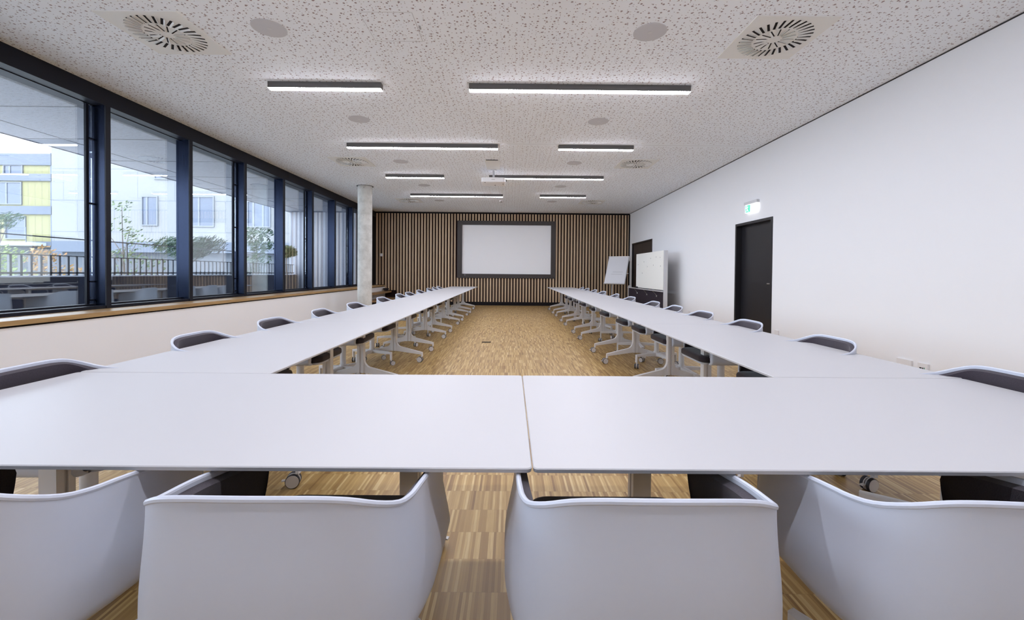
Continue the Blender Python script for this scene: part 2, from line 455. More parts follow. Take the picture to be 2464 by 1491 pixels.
def shell_mesh():
    b = MB(); N = 11
    def section(p, inner):
        x, y, nx, ny, zr = p; out = []
        for t in range(N + 1):
            z = zr + (ZBOT + .035 - zr) * t / N
            o = bulge(y) * sm((zr - z) / .2)
            if inner: o -= .009
            out.append((x + nx * o, y + ny * o, z))
        oe = bulge(y) * sm((zr - ZBOT) / .2)
        for t in range(1, 5):
            a = PI / 2 * t / 4; rr = .035 if not inner else .026
            o = oe - (.009 if inner else 0) - rr * (1 - math.cos(a)); z = ZBOT + .035 - rr * math.sin(a)
            out.append((x + nx * o, y + ny * o, z))
        return out
    O = [[b.bm.verts.new(q) for q in section(p, False)] for p in CP]
    I = [[b.bm.verts.new(q) for q in section(p, True)] for p in CP]
    for G in (O, I):
        for a, c in zip(G, G[1:]):
            for k in range(len(a) - 1): b.face([a[k], c[k], c[k + 1], a[k + 1]])
    for i in range(len(CP) - 1): b.face([O[i][0], O[i + 1][0], I[i + 1][0], I[i][0]])
    for e in (0, -1):
        for k in range(len(O[0]) - 1): b.face([O[e][k], O[e][k + 1], I[e][k + 1], I[e][k]])
    # bottom pan with a curved front lip
    b.face([c[-1] for c in O])
    pts = rrect(-.22, .22, .02, .262, .05, 5)
    b.loft([[(x, y, .438) for x, y in pts], [(x * 1.02, y * 1.01, .452) for x, y in pts]])
    # rim bead
    b.tube([(p[0] - p[2] * .003, p[1] - p[3] * .003, p[4]) for p in CP], .0062, 8)
    return b
def pad_mesh():
    b = MB(); N = 9
    def section(p):
        x, y, nx, ny, zr = p; zr -= .009; zb = .458; L = []
        for o0, order in ((-.0100, 1), (-.029, -1)):
            S = []
            for t in range(N + 1):
                z = zr + (zb - zr) * t / N
                o = bulge(y) * sm((zr + .009 - z) / .2) + o0
                if o0 < -.02 and t == 0: z -= .008
                S.append((x + nx * o, y + ny * o, z))
            L += S if order == -1 else list(reversed(S))
        return L
    C = CP[5:-5]
    b.loft([section(p) for p in C]); return b
def cushion_mesh():
    b = MB(); pts = rrect(-.222, .222, -.235, .275, .055, 6)
    rings = []
    for z, s in ((.453, .97), (.462, 1.), (.488, 1.), (.500, .985), (.506, .94), (.507, .7)):
        rings.append([(x * s, .0 + (y) * (s if s > .9 else s), z) for x, y in pts])
    b.loft(rings); return b
def base_mesh():
    b = MB()
    b.cyl((0, 0, 0), .036, .135, .20, 24); b.cyl((0, 0, 0), .029, .20, .40, 24); b.cyl((0, 0, 0), .06, .40, .438, 24, r1=.12)
    for k in range(4):
        mx = Matrix.Rotation(PI / 2 * k + PI / 4, 4, 'Z'); rings = []
        for x, w, zt, h in ((.02, .028, .186, .040), (.15, .023, .178, .034), (.292, .018, .168, .026)):
            rings.append([mx @ Vector(q) for q in ((x, -w, zt - .004), (x, -w * .7, zt), (x, w * .7, zt), (x, w, zt - .004), (x, w, zt - h), (x, -w, zt - h))])
        b.loft(rings)
        b.box(.278, .295, -.014, .014, .072, .168, mx)
    return b
def make_chair():
    root = thing('tub_chair', '', 'chair')
    shell_mesh().build('shell', M['shell'], root, smooth=40)
    pad_mesh().build('upholstery', M['fabric'], root, smooth=45)
    cushion_mesh().build('seat_cushion', M['fabric'], root, smooth=50)
    bs = base_mesh().build('swivel_base', M['frame_white'], root, smooth=35)
    for k in range(4):
        a = PI / 2 * k + PI / 4
        castor(.030, .08, a + (.9, 2.3, -1.2, .4)[k], bs, .283 * math.cos(a), .283 * math.sin(a), brake=False)
    return root

# ---------------------------------------------------------------- place tables
tf = make_table(2.0, TD, (.3, 3.3, 2.9, -.25))
bpy.context.view_layer.update(); snap(tf)
tr_ = make_table(2.0, RD, (PI / 2 + .25, PI / 2 + .1, PI / 2 - .2, PI / 2 + .2)); bpy.context.view_layer.update(); snap(tr_)
tf.location = (XC - 1.0 - .0011, Y1 - TD / 2, 0)
tag(tf, 'white folding conference table at the front, left of the joint in the middle', 'table', None)
tf['group'] = 'front conference tables'
o = copy_tree(tf); o.location = (XC + 1.0 + .0011, Y1 - TD / 2, 0)
tag(o, 'white folding conference table at the front, right of the joint in the middle', 'table', 'front conference tables')
TO = ['touching the front tables', 'second from the front tables', 'third from the front tables',
      'fourth from the front tables', 'fifth from the front tables', 'at the far end by the slatted wall']
first = True
for side, xin, nm in ((-1, XIL, 'window-side row'), (1, XIR, 'door-side row')):
    for k in range(6):
        o = tr_ if first else copy_tree(tr_); first = False
        o.location = (xin + side * RD / 2, Y1 + .004 + 1.0 + 2.0 * k + (.003 * k), 0)
        o.rotation_euler = (0, 0, PI / 2 + (rnd.uniform(-.0015, .0015)))
        tag(o, 'white folding table in the %s, %s' % (nm, TO[k]), 'table', 'tables in the ' + nm)

# ---------------------------------------------------------------- place chairs
ch = make_chair(); bpy.context.view_layer.update(); snap(ch)
used = [False]
def put_chair(x, y, rz, label, group, brz):
    o = ch if not used[0] else copy_tree(ch); used[0] = True
    o.location = (x, y, 0); o.rotation_euler = (0, 0, rz); tag(o, label, 'chair', group)
    for c in o.children: 
        if c.name.startswith('swivel_base'): c.rotation_euler = (0, 0, brz)
    return o
FL = ['cropped by the left edge of the photo', 'left of the gap showing parquet', 'right of the gap showing parquet', 'cropped by the right edge of the photo']
for k, (x, y, rz) in enumerate(((-1.14, 1.0, .07), (-.455, 1.003, .0), (.280, 1.003, .0), (.975, .995, -.06))):
    put_chair(x, y, rz, 'white tub chair seen from behind, ' + FL[k], 'chairs at the front tables', (.3, .02, .5, -.3)[k])
YLs = [1.75, 2.68, 3.55, 4.45, 5.41, 6.64, 7.71, 8.40, 9.45, 10.6, 11.4, 12.1]
YRs = [1.75, 2.72, 3.67, 4.55, 5.35, 6.14, 7.34, 8.38, 9.55, 10.5, 11.5, 12.35]
for side, Ys, nm, xb in ((-1, YLs, 'window-side', 2.01), (1, YRs, 'door-side', 2.105)):
    for k, y in enumerate(Ys):
        xx = xb + (.08 * k / 11 if side < 0 else .03 * k / 11) + rnd.uniform(-.01, .01)
        lab = 'white tub chair with charcoal padding, %s from the front in the %s row' % (ORD[k], nm)
        if k == 0: lab = 'white tub chair with charcoal padding, nearest of the %s row' % nm
        if k == 11: lab = 'white tub chair with charcoal padding, farthest one in the %s row near the slatted wall' % nm
        put_chair(side * (xx - .27), y, (-PI / 2 if side < 0 else PI / 2) + rnd.uniform(-.05, .05), lab, 'chairs in the %s row' % nm, rnd.uniform(0, PI / 2))

# ================================================================ CEILING FIXTURES
def lamp(x0, x1, y, label):
    L = x1 - x0; r = thing('linear_ceiling_light', label, 'ceiling light', ((x0 + x1) / 2, y + .04, HC), 0, 'linear lights on the ceiling')
    b = MB().box(-L / 2, L / 2, -.04, .04, -.069, -.0005); b.build('housing', M['lamp_body'], r)
    pts = [(-.039, -.069), (.039, -.069), (.0375, -.073), (.034, -.075), (-.034, -.075), (-.0375, -.073)]
    b = MB().prism(pts, -L / 2 + .003, L / 2 - .003, 'x'); b.build('diffuser', M['lamp_glow'], r)
rows = [(.35, 0), (2.58, 1), (4.865, 0), (7.155, 1), (9.41, 0), (11.68, 1)]  # rows short of the view are unseen, added to brighten tables and chair backs
names = {2: 'nearest the camera', 3: 'second row from the camera', 4: 'third row, level with the projector', 5: 'farthest row near the slatted wall'}
for i, (y, k) in enumerate(rows):
    where = names.get(i, '%s added row out of view' % ('second', 'first')[i] if i < 2 else '')
    if k == 0: S, Lg = (-2.783, -1.495), (-.492, 2.041)
    else: S, Lg = (.790, 2.052), (-2.770, -.232)
    lamp(S[0], S[1], y, 'short black linear ceiling light, %s' % where)
    lamp(Lg[0], Lg[1], y, 'long black linear ceiling light, %s' % where)
for s, x in (('window side', -2.165), ('door side', 1.225)):
    for k, y in enumerate((3.81, 6.045, 8.325, 10.576, 12.8)):
        b = MB(); b.cyl((0, 0, 0), .145, -.004, -.0002, 40); b.mi = 1; b.cyl((0, 0, 0), .02, -.0055, -.004, 16)
        o = b.build('ceiling_speaker', [M['speaker'], M['silver']]); o.location = (x, y, HC)
        tag(o, 'round grey ceiling loudspeaker on the %s, %s from the camera' % (s, ORD[k]), 'ceiling speaker', 'round ceiling speakers')
def vent(x, y, label):
    r = thing('swirl_air_vent', label, 'air vent', (x, y, HC), 0, 'swirl vents in the ceiling')
    pts = rrect(-.355, .355, -.35, .35, .004, 2)
    MB().loft([[(a, b_, -.0003) for a, b_ in pts], [(a, b_, -.008) for a, b_ in pts]])
    b = MB(); b.loft([[(a, b_, -.0003) for a, b_ in pts], [(a, b_, -.008) for a, b_ in pts]]); b.build('plate', M['vent'], r)
    sl = MB(); va = MB()
    for cnt, ra, rb, sk, w, sd in ((30, .185, .300, .16, .0105, 1), (14, .060, .165, -.1, .006, -1)):
        for k in range(cnt):
            a = 2 * PI * k / cnt
            mx = Matrix.Rotation(a, 4, 'Z') @ Matrix.Translation(((ra + rb) / 2, 0, -.0085)) @ Matrix.Rotation(sk, 4, 'Z')
            h = (rb - ra) / 2
            sl.box(-h, h, -w, w, -.0004, .0004, mx)
            m2 = mx @ Matrix.Translation((0, sd * w * .9, 0)) @ Matrix.Rotation(math.radians(sd * 38), 4, 'X')
            va.box(-h, h, -.0006, .0006, -.016, .0, m2)
    sl.build('slots', M['black_matt'], r); va.build('vanes', M['vent'], r)
vent(-3.155, 3.92, 'square white swirl air vent near the window, closest to the camera')
vent(2.39, 3.895, 'square white swirl air vent near the right wall, closest to the camera')
vent(-3.125, 8.37, 'square white swirl air vent on the window side, middle of its three')
vent(2.44, 8.345, 'square white swirl air vent on the door side, middle of its three')
vent(-3.07, 12.83, 'square white swirl air vent behind the column, farthest on the window side')
vent(2.43, 12.84, 'square white swirl air vent farthest away on the door side')
b = MB(); pts = rrect(-.30, .30, -.30, .30, .002, 1)
for q in ((-.22, .22, -.222, -.219), (-.22, .22, .219, .222), (-.222, -.219, -.22, .22), (.218, .223, -.22, .22)): b.box(*q, -.002, -.0002)
b.mi = 1; b.box(.235, .25, -.03, .02, -.003, -.0002)
o = b.build('ceiling_access_panel', [M['speaker'], M['ink']]); o.location = (-1.06, 3.78, HC)
tag(o, 'perforated square inspection hatch outline in the ceiling near the camera', 'access panel')
b = MB(); b.cyl((0, 0, 0), .055, -.035, -.0002, 28, r1=.062); b.mi = 1; b.cyl((.0, .02, 0), .012, -.038, -.035, 12)
o = b.build('smoke_detector', [M['vent'], M['plastic_dark']], smooth=40); o.location = (-1.02, 3.28, HC)
tag(o, 'pale round smoke detector at the top edge of the photo', 'smoke detector')
b = MB(); b.cyl((0, 0, 0), .06, -.03, -.0002, 28, r1=.065); b.mi = 1; b.cyl((.0, .0, 0), .025, -.04, -.03, 12)
o = b.build('motion_sensor', [M['plastic_white'], M['plastic_dark']], smooth=40); o.location = (-.30, 12.75, HC)
tag(o, 'small round ceiling sensor beyond the farthest row of lights', 'ceiling sensor')
b = MB(); b.box(-.135, .135, -.36, .36, -.012, -.0003); b.mi = 1; b.box(-.115, .115, -.365, -.360, -.014, -.001)
o = b.build('ceiling_cover_plate', [M['vent'], M['joint']]); o.location = (-.375, 8.50, HC)
tag(o, 'pale grey rectangular cover plate on the ceiling above the projector', 'cover plate')

# projector
r = thing('ceiling_projector', 'white video projector hanging from the ceiling on a short pole', 'projector', (-.375, 8.97, HC))
b = MB(); b.cyl((0, 0, 0), .07, -.012, -.0003, 24); b.cyl((0, 0, 0), .022, -.16, -.012, 16); b.box(-.10, .10, -.08, .08, -.19, -.165); 
for sx in (-1, 1): b.box(sx * .09 - .008, sx * .09 + .008, -.1, .1, -.192, -.17)
b.build('ceiling_mount', M['silver'], r, smooth=35)
b = MB(); pts = rrect(-.245, .245, -.215, .215, .035, 5)
b.loft([[(x * s, y * s, z) for x, y in pts] for z, s in ((-.290, .96), (-.283, .995), (-.203, 1.), (-.196, .97))])
b.build('body', M['plastic_white'], r, smooth=35)
b = MB(); b.box(-.035, .035, -.2165, -.2148, -.246, -.238); b.build('name_plate', M['ink'], r)
b = MB()
for x, y in ((-.17, -.17), (.2, -.02), (.03, .1)): b.cyl((x, y, 0), .012, -.298, -.29, 12)
b.build('foot', M['plastic_dark'], r)
b = MB(); b.cyl((.08, 0, -.245), .035, .20, .235, 20, axis='y'); b.build('lens', M['plastic_dark'], r)
b = MB(); b.tube([(.12, .0, -.195), (.2, .05, -.15), (.26, .1, -.17), (.27, .15, -.2)], .008, 8); b.build('cable', M['plastic_dark'], r)

# ================================================================ BACK WALL
r = thing('projection_screen', 'white projection screen in a wide black frame on the slatted wall', 'screen', (0, YB, 0))
fr = MB(); x0, x1, z0, z1 = SW; a0, a1, c0, c1 = -1.745, 1.436, 1.130, 2.880
for q in ((x0, a0, z0, z1), (a1, x1, z0, z1), (a0, a1, z0, c0), (a0, a1, c1, z1)): fr.box(q[0], q[1], -.085, -.002, q[2], q[3])
fr.build('frame', M['brown_black'], r)
MB().box(a0, a1, -.045, -.01, c0, c1).build('screen_surface', mat('screen_cloth', (.95, .95, .97), .9), r)
MB().box(-1.66, -1.62, -.087, -.085, 1.08, 1.095).build('badge', M['ink'], r)
o = MB().box(-.05, .05, -.075, -.043, -.052, .052).build('room_thermostat', M['plastic_white'], bevel=.004); o.location = (-4.64, YB, 1.78)
tag(o, 'small white wall control box on the slats beside the column', 'thermostat')

# concrete column
r = thing('concrete_column', 'round exposed concrete column standing near the windows', 'column', (-3.70, 10.775, 0))
b = MB(); b.cyl((0, 0, 0), .176, 0, HC - .001, 64); b.build('shaft', M['concrete'], r, smooth=40)
b = MB(); nn = 48
b.loft([[(rad * math.cos(2 * PI * k / nn), rad * math.sin(2 * PI * k / nn), z) for k in range(nn)] for rad, z in ((.178, HC - .004), (.205, HC - .004), (.205, HC - .0003))], cap0=False, cap1=False)
b.build('shadow_gap', M['joint'], r, smooth=40)
b = MB(); b.cyl((.03, 0, HC - .06), .008, -.1775, -.17, 10, axis='y'); b.build('anchor_hole', M['joint'], r)

# wooden steps in the far left corner
r = thing('wooden_steps', 'oak steps leading up to the window sill behind the column', 'steps', (-4.51, YB - .06, 0))
for nm_, x1, z in (('tread', .25, .50), ('tread', .50, .27)):
    b = MB().box(.004, x1, -2.0, -.002, z - .055, z); b.build(nm_, M['step'], r, bevel=.003)
MB().box(.004, .03, -2.0, -.002, .0, .215).build('riser', M['black_matt'], r)
MB().box(.20, .235, -2.0, -.01, 0, .213).build('riser', M['black_matt'], r)
b = MB(); nn = 24
for rad, z in (): pass
b.loft([[(rad * math.cos(2 * PI * k / nn), rad * math.sin(2 * PI * k / nn), z) for k in range(nn)] for rad, z in ((.05, 0), (.085, .05), (.105, .10), (.098, .10), (.075, .05), (.03, .014))])
o = b.build('dark_bowl', M['plastic_dark'], smooth=40); o.location = (-4.385, 14.95, .50)
tag(o, 'small dark bowl standing on the upper wooden step', 'bowl')

# ================================================================ RIGHT WALL
def door(name, y0, y1, h, dbl):
    loc, rz = wframe(y0); w = y1 - y0
    b = MB(); f = .045; d = .02
    b.box(-.012, .12, 0, f, 0, h); b.box(-.012, .12, w - f, w, 0, h); b.box(-.012, .12, f, w - f, h - f, h)
    o = struct(b, name, M['black_lac']); o.location = loc; o.rotation_euler = (0, 0, rz)
    if not dbl:
        b = MB().box(.09, .14, f, w - f, 0.004, h - f); lf = b.build('leaf', M['black_lac'], o)
        b = MB(); b.cyl((0, .10, 1.03), .011, .045, .09, 14, axis='x'); b.cyl((.05, 0, 1.03), .010, .095, .215, 14, axis='y'); b.build('handle', M['steel'], lf, smooth=40)
    else:
        for a, c in ((f, w * .5 - .003), (w * .5 + .003, w - f)):
            lf = MB().box(.03, .08, a, c, .004, h - f).build('leaf', M['brown_black'], o)
        MB().box(.028, .031, f + .03, f + .05, 1.3, h - f - .1).build('hinge_strip', M['steel'], o)
    return o
door('door_1', D1[0], D1[1], D1[2], False)
door('door_2', D2[0], D2[1], D2[2], True)
# emergency exit sign
loc, rz = wframe(7.36)
r = thing('exit_sign', 'illuminated green and white emergency exit sign above the black door', 'exit sign', loc, rz)
MB().box(-.05, -.0005, -.19, .21, 2.405, 2.455).build('bracket', M['silver'], r)
MB().box(-.042, -.012, -.18, .18, 2.262, 2.405).build('light_box', M['glow_sign'], r)
MB().box(-.0435, -.042, .02, .165, 2.272, 2.395).build('green_field', M['glow_green'], r)
b = MB(); 
def sx(pts): b.prism(pts, -.0455, -.0435, 'x')
sx([(.125 + .012 * math.cos(2 * PI * k / 12), 2.380 + .011 * math.sin(2 * PI * k / 12)) for k in range(12)])
sx([(.135, 2.368), (.118, 2.366), (.100, 2.325), (.118, 2.318)]); sx([(.112, 2.325), (.096, 2.320), (.070, 2.290), (.080, 2.282)])
sx([(.118, 2.328), (.106, 2.318), (.125, 2.295), (.150, 2.288), (.150, 2.296), (.132, 2.302)])
sx([(.130, 2.366), (.122, 2.358), (.095, 2.350), (.075, 2.362), (.079, 2.368), (.096, 2.360)])
sx([(.128, 2.366), (.136, 2.360), (.155, 2.345), (.150, 2.338)])
b.build('running_figure', M['glow_sign'], r)
b = MB(); b.prism([(-.13, 2.333), (-.06, 2.375), (-.06, 2.348), (-.01, 2.348), (-.01, 2.318), (-.06, 2.318), (-.06, 2.291)], -.0432, -.042, 'x')
b.build('arrow', mat('sign_arrow_pale', (.8, .9, .87), .5, emit=(.7, .9, .84), estr=.45), r)
# sockets
def socket(y0, y1, z0, z1, kind, label, cat='socket'):
    loc, rz = wframe((y0 + y1) / 2); h = (y1 - y0) / 2
    r = thing({'s': 'wall_socket', 'd': 'double_wall_socket', 'n': 'network_socket'}[kind], label, cat, loc, rz)
    MB().box(-.022, -.0005, -h, h, z0, z1).build('faceplate', M['plastic_white'], r, bevel=.002)
    zc = (z0 + z1) / 2
    ys = (-h / 2, h / 2) if kind == 'd' else (0,)
    if kind != 'n':
        for yy in ys:
            b = MB(); nn = 20
            b.loft([[(x, yy + rad * math.cos(2 * PI * k / nn), zc + rad * math.sin(2 * PI * k / nn)) for k in range(nn)] for rad, x in ((.022, -.0222), (.020, -.010), (.001, -.010))], cap0=False)
            b.mi = 1
            for s in (-1, 1): b.cyl((0, yy + s * .008, zc), .0025, -.0108, -.010, 8, axis='x')
            b.build('outlet', [M['silver'], M['plastic_dark']], r, smooth=30)
    else:
        MB().box(-.0235, -.022, .008, .030, zc - .02, zc).build('port', M['plastic_dark'], r)
        MB().box(-.0235, -.022, -.012, .002, zc - .02, zc).build('port', M['plastic_dark'], r)
        o = MB().box(-.0235, -.022, -.026, -.018, zc - .022, zc + .004).build('port', M['green_port'], r); o['label'] = 'green port'
socket(4.36, 4.53, .215, .300, 'd', 'double white wall socket near the right edge of the photo')
socket(4.185, 4.29, .215, .300, 'n', 'white network socket with two black ports and a green one')
socket(6.58, 6.67, .225, .312, 's', 'single white wall socket just right of the black door')
socket(9.9, 9.99, .225, .312, 's', 'single white wall socket low on the wall beside the whiteboard stand')

# ---------------------------------------------------------------- whiteboard partition
r = thing('whiteboard_stand', 'large mobile whiteboard with pinboard base in a white frame by the right wall', 'whiteboard', (3.83, 10.50, 0), 0)
Lw = 3.15
MB().box(-.045, .045, -.055, .0, .0, 1.765).build('post', M['silver'], r, bevel=.006)
MB().box(-.03, .03, Lw, Lw + .05, .0, 1.765 - .02 if False else .80).build('post', M['silver'], r, bevel=.006)
MB().box(-.02, .02, .0, Lw, .06, .725).build('pinboard', M['felt'], r)
MB().box(-.065, .02, .0, Lw, .728, .752).build('pen_tray', M['silver'], r)
MB().box(-.040, -.018, .02, 2.30, .775, 1.765).build('board', M['glossboard'], r, bevel=.003)
b = MB().box(-.016, .012, .05, 2.25, .77, 1.74); b.build('board_back', M['silver'], r)
b = MB()
for y, z in ((.25, 1.60), (.55, 1.62), (.98, 1.60), (1.55, 1.52), (.22, 1.38), (.75, 1.41), (1.25, 1.38), (1.70, 1.20), (2.1, 1.45)): b.cyl((0, y, z), .014, -.048, -.040, 12, axis='x')
for k in range(1): pass
b.build('magnets', M['silver'], r)
for y in (.75, 1.15): MB().tube([(-.048, y, .758), (-.048, y + .16, .758)], .008, 8).build('marker_pen', mat('pen_grey', (.15, .15, .2), .5), r)
MB().box(-.062, -.03, 2.12, 2.32, .752, .80).build('eraser', M['plastic_dark'], r)
for y in (.42, 1.20, 2.1):
    b = MB(); b.tube([(-.03, y + .42, .725), (-.05, y + .2, .68), (-.06, y, .62)], .006, 8); b.tube([(-.06, y, .625), (-.06, y, .590)], .016, 10); b.build('hook_arm', M['steel'], r, smooth=40)
for y in (-.03, Lw):
    MB().box(-.28, .20, y - .02, y + .03, .03, .07).build('foot', M['silver'], r)

# ---------------------------------------------------------------- flipchart
r = thing('flipchart_easel', 'white flipchart easel leaning in front of the slatted wall', 'flipchart', (3.45, 13.95, 0), -.0)
th = math.radians(-33)
mx = Matrix.Rotation(th, 4, 'Z') @ Matrix.Translation((0, -.10, .865)) @ Matrix.Rotation(math.radians(-27), 4, 'X')
b = MB().box(-.35, .35, -.0, .022, -.02, 1.0, mx); b.build('board', M['silver'], r)
b = MB().box(-.335, .335, -.014, -.001, .0, .985, mx); b.build('paper_pad', M['paper'], r)
b = MB().box(-.345, .345, -.028, -.001, .955, .99, mx); b.build('clamp_bar', M['plastic_white'], r)
b = MB().box(-.12, .22, -.0155, -.0142, .40, .408, mx).box(-.16, .22, -.0155, -.0142, .315, .322, mx); b.build('printed_lines', M['ink'], r)
b = MB().box(-.35, .35, -.05, .0, -.045, -.02, mx); b.build('pen_tray', M['silver'], r)
b = MB(); b.tube([mx @ Vector(p) for p in ((.36, -.01, .97), (.40, -.01, .90), (.42, -.01, .83), (.39, -.01, .80), (.37, -.01, .86), (.36, -.01, .95))], .008, 8); b.build('strap', M['silver'], r, smooth=60)
b = MB(); b.tube([mx @ Vector((.35, .0, .36)), mx @ Vector((.41, .0, .36))], .012, 8); b.build('side_clip', M['plastic_white'], r)
b = MB(); b.tube([(-.08, .12, .06), (-.08, .12, 1.12)], .016, 12); b.tube([(-.08, .12, .9), (-.06, .02, .95)], .012, 8); b.build('post', M['frame_white'], r, smooth=60)
b = MB()
for k in range(5):
    a = 2 * PI * k / 5 + .3; b.tube([(-.08, .12, .09), (-.08 + .28 * math.cos(a), .12 + .28 * math.sin(a), .055)], [.016, .011], 8)
b.build('star_base', M['frame_white'], r, smooth=60)
for k in range(5):
    a = 2 * PI * k / 5 + .3; b = MB(); b.cyl((-.08 + .28 * math.cos(a), 0, .024), .024, .12 + .28 * math.sin(a) - .012, .12 + .28 * math.sin(a) + .012, 16, axis='y'); b.build('castor', M['tyre'], r)

# floor outlet
o = MB().box(-.075, .075, -.04, .04, .0, .004).build('floor_outlet', M['black_matt']); o.location = (-.40, 7.15, 0)
tag(o, 'small black floor outlet cover in the parquet between the table rows', 'floor outlet')

# ================================================================ OUTSIDE
XO = -8.30
b = MB().box(XO, -5.26, -6, 15.95, 3.385, 3.9); b.mi = 1
for k in range(-8, 8): b.box(XO + .001, -5.28, 5.83 + 1.43 * k - .006, 5.83 + 1.43 * k + .006, 3.381, 3.3855)
b.box(-7.63, -7.618, -6, 15.9, 3.381, 3.3855); b.mi = 2; b.box(XO - .03, XO, -6, 15.95, 3.375, 3.9)
struct(b, 'soffit', [M['soffit'], M['joint'], M['soffit']])
struct(MB().box(XO, -5.26, 15.95, 16.2, -.2, 3.385), 'end_wall', M['clad'])
struct(MB().box(XO, -5.06, -6, 15.95, .25, .42), 'terrace', M['paving'])
struct(MB().box(-5.25, -5.05, -6, 15.9, .2, .70), 'facade_plinth', M['navy'])
b = MB().box(-8.25, -8.05, -6, 15.95, .42, 1.035); b.mi = 1; b.box(-8.28, -8.02, -6, 15.95, 1.035, 1.06)
struct(b, 'parapet', [M['navy'], M['ledge']])
r = thing('terrace_railing', 'dark metal railing of flat upright bars on the terrace parapet', 'railing', (-8.12, 5, 1.06))
MB().box(-.02, .02, -11, 10.9, .03, .06).build('bottom_rail', M['baluster'], r)
MB().box(-.02, .02, -11, 10.9, .345, .362).build('top_rail', M['baluster'], r)
MB().box(-.012, .012, -11, 10.9, .665, .685).build('handrail', M['baluster'], r)
b = MB(); y = 1.0
while y < 10.8:
    b.box(-.020, .020, y - .018, y + .018, .0, .35); y += .1505
b.build('balusters', M['baluster'], r)
b = MB(); y = -2.9 
for k in range(7): b.box(-.012, .012, -8 + 3 * k - .012, -8 + 3 * k + .012, 0, .68)
b.build('posts', M['baluster'], r)
struct(MB().box(-90, -8.3, -40, 90, -.9, -.6), 'outdoor_ground', mat('pale_paving', (.6, .6, .6), .9))

def windowbox(parent, x0, x1, z0, z1, y, mull=(.4,), depth=.25):
    b = MB()
    for q in ((x0 - .08, x0, z0, z1), (x1, x1 + .08, z0, z1), (x0 - .08, x1 + .08, z1, z1 + .08), (x0 - .08, x1 + .08, z0 - .08, z0)):
        b.box(q[0], q[1], y - .08, y + .02, q[2], q[3])
    for m in mull: xm = x0 + (x1 - x0) * m; b.box(xm - .06, xm + .06, y - .05, y + .02, z0, z1)
    f = b.build('window', M['facade_frame'], parent)
    MB().box(x0, x1, y - .012, y - .002, z0, z1).build('pane', M['facade_glass'], f)
r = thing('white_building', 'pale modern building with square windows across the courtyard', 'building', (0, 30, -.6))
MB().box(-32.3, -8, 0, 9, 3.75, 13).build('upper_facade', M['facade_white'], r)
MB().box(-32.1, -8, .5, 9, 0, 3.75).build('ground_floor', M['facade_base'], r)
MB().box(-32.3, -8, -.03, .5, 3.0, 3.75).build('slab_band', M['facade_band'], r)
for x0, x1, z0, z1, mu in ((-25.9, -24.9, 4.95, 6.88, (.3,)), (-22.5, -20.95, 4.9, 6.9, (.35,)), (-18.5, -17.0, 4.9, 6.6, (.25, .7)), (-25.0, -23.4, 8.2, 10.2, (.5,)), (-20, -18.6, 8.4, 10.2, (.5,))):
    windowbox(r, x0, x1, z0, z1, -.01, mu)
r = thing('yellow_building', 'yellow clad apartment building with blue grey floor bands at far left', 'building', (0, 34, -.6))
MB().box(-60, -36.6, 0, 9, 3.6, 10.6).build('facade', M['facade_yellow'], r)
MB().box(-60, -36.8, .8, 9, 0, 3.6).build('ground_floor', M['facade_base'], r)
for z0, z1 in ((3.6, 3.95), (6.1, 6.75), (8.75, 9.3), (10.0, 10.9)): MB().box(-60, -36.5, -.15, .05, z0, z1).build('floor_band', M['facade_band'], r)
MB().box(-36.6, -35.6, -.1, 9, 0, 11).build('corner_strip', M['facade_band'], r)
for x0, x1, z0, z1, mu in ((-41.9, -39.0, 6.95, 8.6, (.2, .6)), (-40.3, -38.9, 9.35, 9.95, (.3,)), (-40.2, -38.7, 4.2, 5.9, ()), (-46, -44, 4.2, 5.9, (.5,)), (-47, -44.5, 6.95, 8.6, (.5,))):
    windowbox(r, x0, x1, z0, z1, -.01, mu)
b = MB().box(-60, -36.9, -1.6, -1.56, 4.9, 4.95)
for k in range(8): b.box(-60 + 3.3 * k, -59.95 + 3.3 * k, -1.6, -1.56, 3.8, 4.95)
b.build('balcony_railing', M['facade_band'], r); MB().box(-60, -36.9, -1.6, 0, 3.6, 3.85).build('balcony', M['ledge'], r)

def tree(name, label, x, y, z0, h, clusters, leafm, leaf=.05, cnt=90, group=None, asp=.4):
    r = thing(name, label, 'tree' if 'tree' in name or 'pine' in name or 'maple' in name else 'shrub', (x, y, z0), 0, group)
    rr = random.Random(hash(name + str(int(x * 10))) % 1000 if False else int(abs(x * 37 + y * 11)))
    b = MB()
    tip = Vector((clusters[0][0], clusters[0][1], clusters[0][2]))
    b.tube([(0, 0, 0), tip * .4 + Vector((.03, 0, 0)), tip * .75, tip], [.035 * h / 2.5, .022 * h / 2.5, .012, .006], 7)
    for c in clusters[1:]:
        c0 = Vector(c[:3]); t = max(.15, min(.8, c0.z / max(tip.z, .1) - .2)); a = tip * t
        b.tube([a, (a + c0) / 2 + Vector((0, 0, .03)), c0], [.012, .008, .004], 6)
    b.build('trunk', M['bark'], r, smooth=60)
    b = MB()
    for cx, cy, cz, cr in clusters:
        for _ in range(int(cnt * (cr / .3) ** 2)):
            while True:
                p = Vector((rr.uniform(-1, 1), rr.uniform(-1, 1), rr.uniform(-1, 1)))
                if p.length < 1: break
            p = Vector((cx + p.x * cr, cy + p.y * cr, cz + p.z * cr * .62))
            d = Vector((rr.uniform(-1, 1), rr.uniform(-1, 1), rr.uniform(-1, 1))).normalized(); u = d.orthogonal().normalized(); w = d.cross(u)
            l = leaf * rr.uniform(.6, 1.2)
            b.face([b.bm.verts.new(p + q) for q in (-u * l, w * l * asp, u * l, -w * l * asp)])
    b.build('foliage', leafm, r); return r
